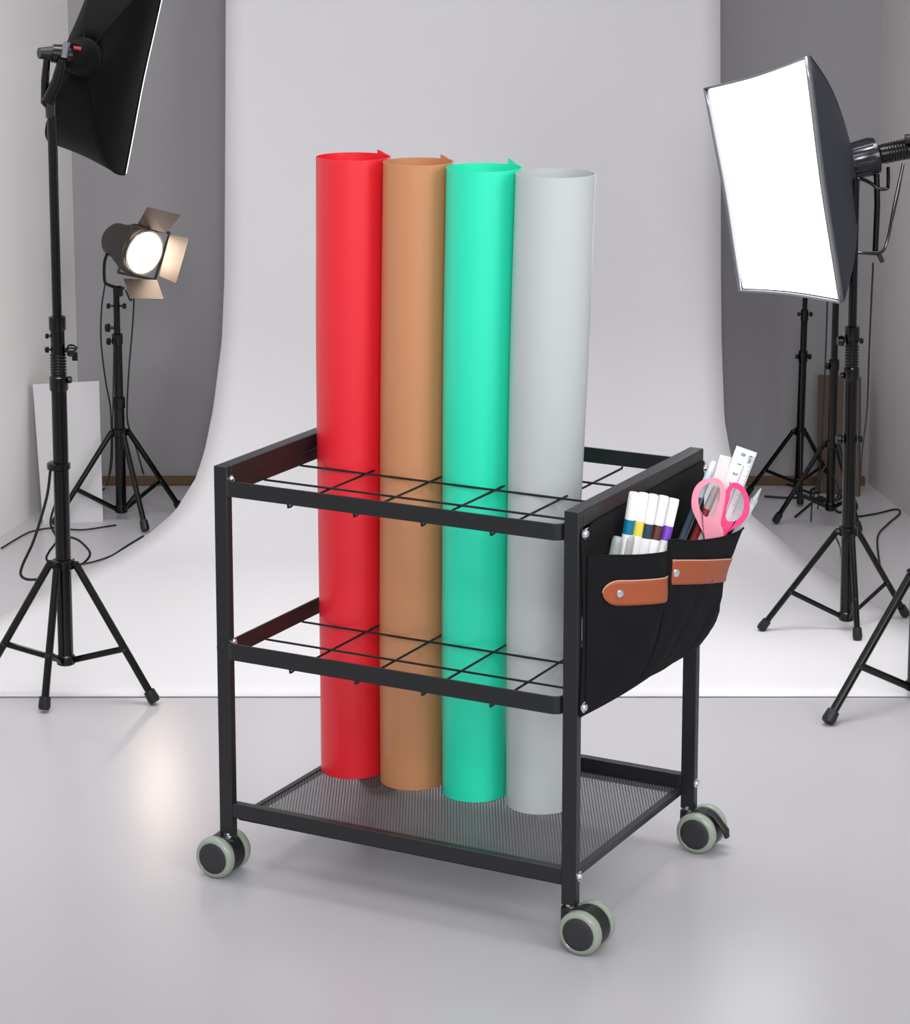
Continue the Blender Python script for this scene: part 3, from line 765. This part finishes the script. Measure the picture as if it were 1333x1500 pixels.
# two stands in the dark corner
YC = 2.0
t5, ax5 = stand('thin black light stand in the dark corner, nearest the backdrop edge', (at(1169, 712, YC).x, YC), [gr(1094, 728), gr(1222, 718), gr(1172, 742)], zat(1170, 632, YC), 'tripod light stands', [(.03, .0075), (zat(1172, 522, YC), .0062), (zat(1174, 462, YC), .0048), (zat(1175, 395, YC), .0040)], rleg=.0042, zbot=zat(1169, 706, YC), lean=(.012, 0), fat=.0078, knobs=[(zat(1173, 522, YC), 1, .008), (zat(1173, 522, YC), -1, .007), (zat(1174, 460, YC), 1, .007), (zat(1174, 460, YC), -1, .006)])
YG = 1.80
t6, ax6 = stand('black light stand in front of the brown board among the cables', (at(1216, 752, YG).x, YG), [gr(1136, 768), gr(1258, 782), gr(1252, 748)], zat(1214, 650, YG), 'tripod light stands', [(.03, .0080), (zat(1216, 535, YG), .0062), (zat(1217, 350, YG), .0050)], rleg=.0046, zbot=zat(1216, 742, YG), fat=.0080, knobs=[(zat(1216, 536, YG), -1, .009), (zat(1214, 645, YG), 1, .01)])

# ------------------------------------------------------------------ boards
def board(name, label, c4, th, m, edge=None):
    vs = [Vector(v) for v in c4]; n_ = (vs[1]-vs[0]).cross(vs[2]-vs[0]).normalized()
    if n_.y < 0: n_ = -n_
    vs += [v + n_*th for v in vs]
    return tag(MB().add(vs, [(0,1,2,3),(7,6,5,4),(0,4,5,1),(1,5,6,2),(2,6,7,3),(3,7,4,0)]).build(name, m), label, 'board')
g0 = gr(63, 768); g1 = gr(151, 764)
board('foam_board', 'white board leaning at the left wall behind the tall stand', [g0, g1, at(145, 558, g1.y+.06), at(48, 563, g0.y+.05)], .008, M['whitep'])
g0 = gr(238, 700); g1 = gr(304, 702)
board('foam_board', 'black board leaning on the back wall left of the backdrop', [g0, g1, at(307, 544, g1.y+.035), at(235, 543, g0.y+.035)], .008, M['blackp'])
g0 = gr(1197, 722); g1 = gr(1258, 728)
board('wood_board', 'brown board leaning in the right corner behind the stands', [g0, g1, at(1259, 552, g1.y+.04), at(1198, 549, g0.y+.04)], .012, M['brownp'])

# ------------------------------------------------------------------ cables
def cable(label, pts, r=.0022, name='power_cable'):
    return tag(MB().tube(smooth_path(pts, 8), r, 8).build(name, M['cable'], smooth=60), label, 'cable', 'black cables around the stands')
fz = .0026
cable('black cable hanging in a loop from the tall left stand collar', [at(74, 688, .79), at(68, 730, .79), at(50, 790, .79), at(33, 828, .80), at(31, 843, .81), at(42, 849, .82), at(64, 848, .80)], .0022)
cable('black cable curling beside the tall left stand pole', [at(99, 690, .83), at(84, 730, .83), at(74, 765, .83), at(83, 790, .83), at(72, 808, .83), at(68, 818, .83), at(74, 828, .83)], .0018)
cable('black cable bulging right of the tall left stand', [at(101, 786, .82), at(116, 792, .82), at(130, 806, .82), at(131, 815, .82), at(122, 825, .82), at(112, 828, .81)], .0019)
cable('black cable hanging left of the lamp stand and running over the floor', [at(154, 415, 1.84), at(149, 450, 1.83), at(148, 500, 1.83), at(155, 560, 1.84), at(162, 600, 1.86), at(163, 660, 1.90), gr(158, 705, fz), gr(150, 718, fz), gr(128, 735, fz), gr(104, 758, fz)], .0016)
cable('black cable hanging right of the lamp stand', [at(184, 425, 1.84), at(191, 440, 1.83), at(196, 436, 1.84), at(194, 480, 1.84), at(189, 540, 1.84), at(186, 605, 1.85), at(190, 630, 1.86), at(196, 645, 1.88), gr(212, 700, fz)], .0016)
cable('thin cable down the lamp stand pole', [at(167, 500, 1.84), at(166, 560, 1.84), at(165, 620, 1.85), at(164, 680, 1.9), gr(156, 712, fz)], .0012)
cable('long thin cable lying along the left floor to the backdrop', [gr(2, 803, fz), gr(30, 786, fz), gr(48, 778, fz), gr(80, 773, fz), gr(120, 776, fz), gr(170, 769, fz)], .0016)
cable('thin cable lying by the left edge of the paper backdrop', [gr(118, 827, fz), gr(140, 822, fz), gr(165, 813, fz), gr(185, 800, fz), gr(210, 785, fz)], .0016)
cable('cable hanging beside the dark knobs of the glowing softbox', [at(1323, 244, 1.19), at(1312, 300, 1.2), at(1300, 350, 1.2)], .0020)
cable('thin cable hanging right of the glowing softbox stand', [at(1279, 385, 1.16), at(1276, 450, 1.17), at(1273, 520, 1.18), at(1270, 600, 1.25), at(1263, 660, 1.4), at(1261, 700, 1.6)], .0015)
cable('thin cable hanging beside the pole at the brown board', [at(1212, 442, 1.77), at(1209, 530, 1.77), at(1206, 600, 1.77), at(1203, 660, 1.77), gr(1198, 745, fz)], .0014)
cable('cable lying in a bend on the floor right of the glowing softbox stand', [gr(1256, 757, fz), gr(1285, 752, fz), gr(1312, 746, fz), gr(1318, 752, fz), gr(1300, 768, fz), gr(1286, 785, fz), gr(1287, 815, fz), gr(1292, 840, fz)], .0018)
for k, (lab, pts) in enumerate((
    ('tangled cable on the floor under the thin corner stand', [gr(1140, 706, fz), gr(1165, 713, fz), gr(1190, 722, fz), gr(1215, 718, fz), gr(1240, 730, fz)]),
    ('tangled cable looping at the foot of the brown board stand', [gr(1165, 757, fz), gr(1185, 740, fz), gr(1200, 728, fz), gr(1215, 735, fz), gr(1228, 750, fz), gr(1245, 745, fz)]),
    ('straight dark cable on the floor reaching the backdrop side', [gr(1120, 727, fz), gr(1150, 729, fz), gr(1180, 729, fz), gr(1225, 732, fz)]),
    ('cable coiled on the floor right of the thin corner stand', [gr(1205, 712, fz), gr(1188, 718, fz), gr(1192, 730, fz), gr(1220, 735, fz), gr(1238, 722, fz), gr(1226, 712, fz), gr(1206, 716, fz)]),
    ('cable arching from the brown board stand foot to the floor', [at(1214, 690, 1.77), at(1222, 700, 1.77), gr(1232, 724, fz), gr(1247, 752, fz), gr(1262, 756, fz)]),
    ('short cable hanging down from the brown board stand collar', [at(1211, 680, 1.76), at(1200, 700, 1.75), at(1190, 735, 1.76), gr(1188, 763, fz)]),
    ('cable drooping below the glowing softbox stand collar', [at(1222, 782, 1.18), at(1230, 800, 1.19), gr(1232, 812, fz)]))):
    cable(lab, pts, .0022 if k < 4 else .0015)
# spare clamp knob beside the left stand
ck = MB().tube([at(107, 508, Y1), at(113, 512, Y1)], .0035, 8); ck.box(at(106, 528, Y1) - Vector((0, .003, 0)), at(114, 516, Y1) + Vector((0, .003, 0)))
ck.tube([at(88, 512, Y1), at(108, 510, Y1)], .0016, 8)
ck.build('clamp_hook', M['standm'], t1)
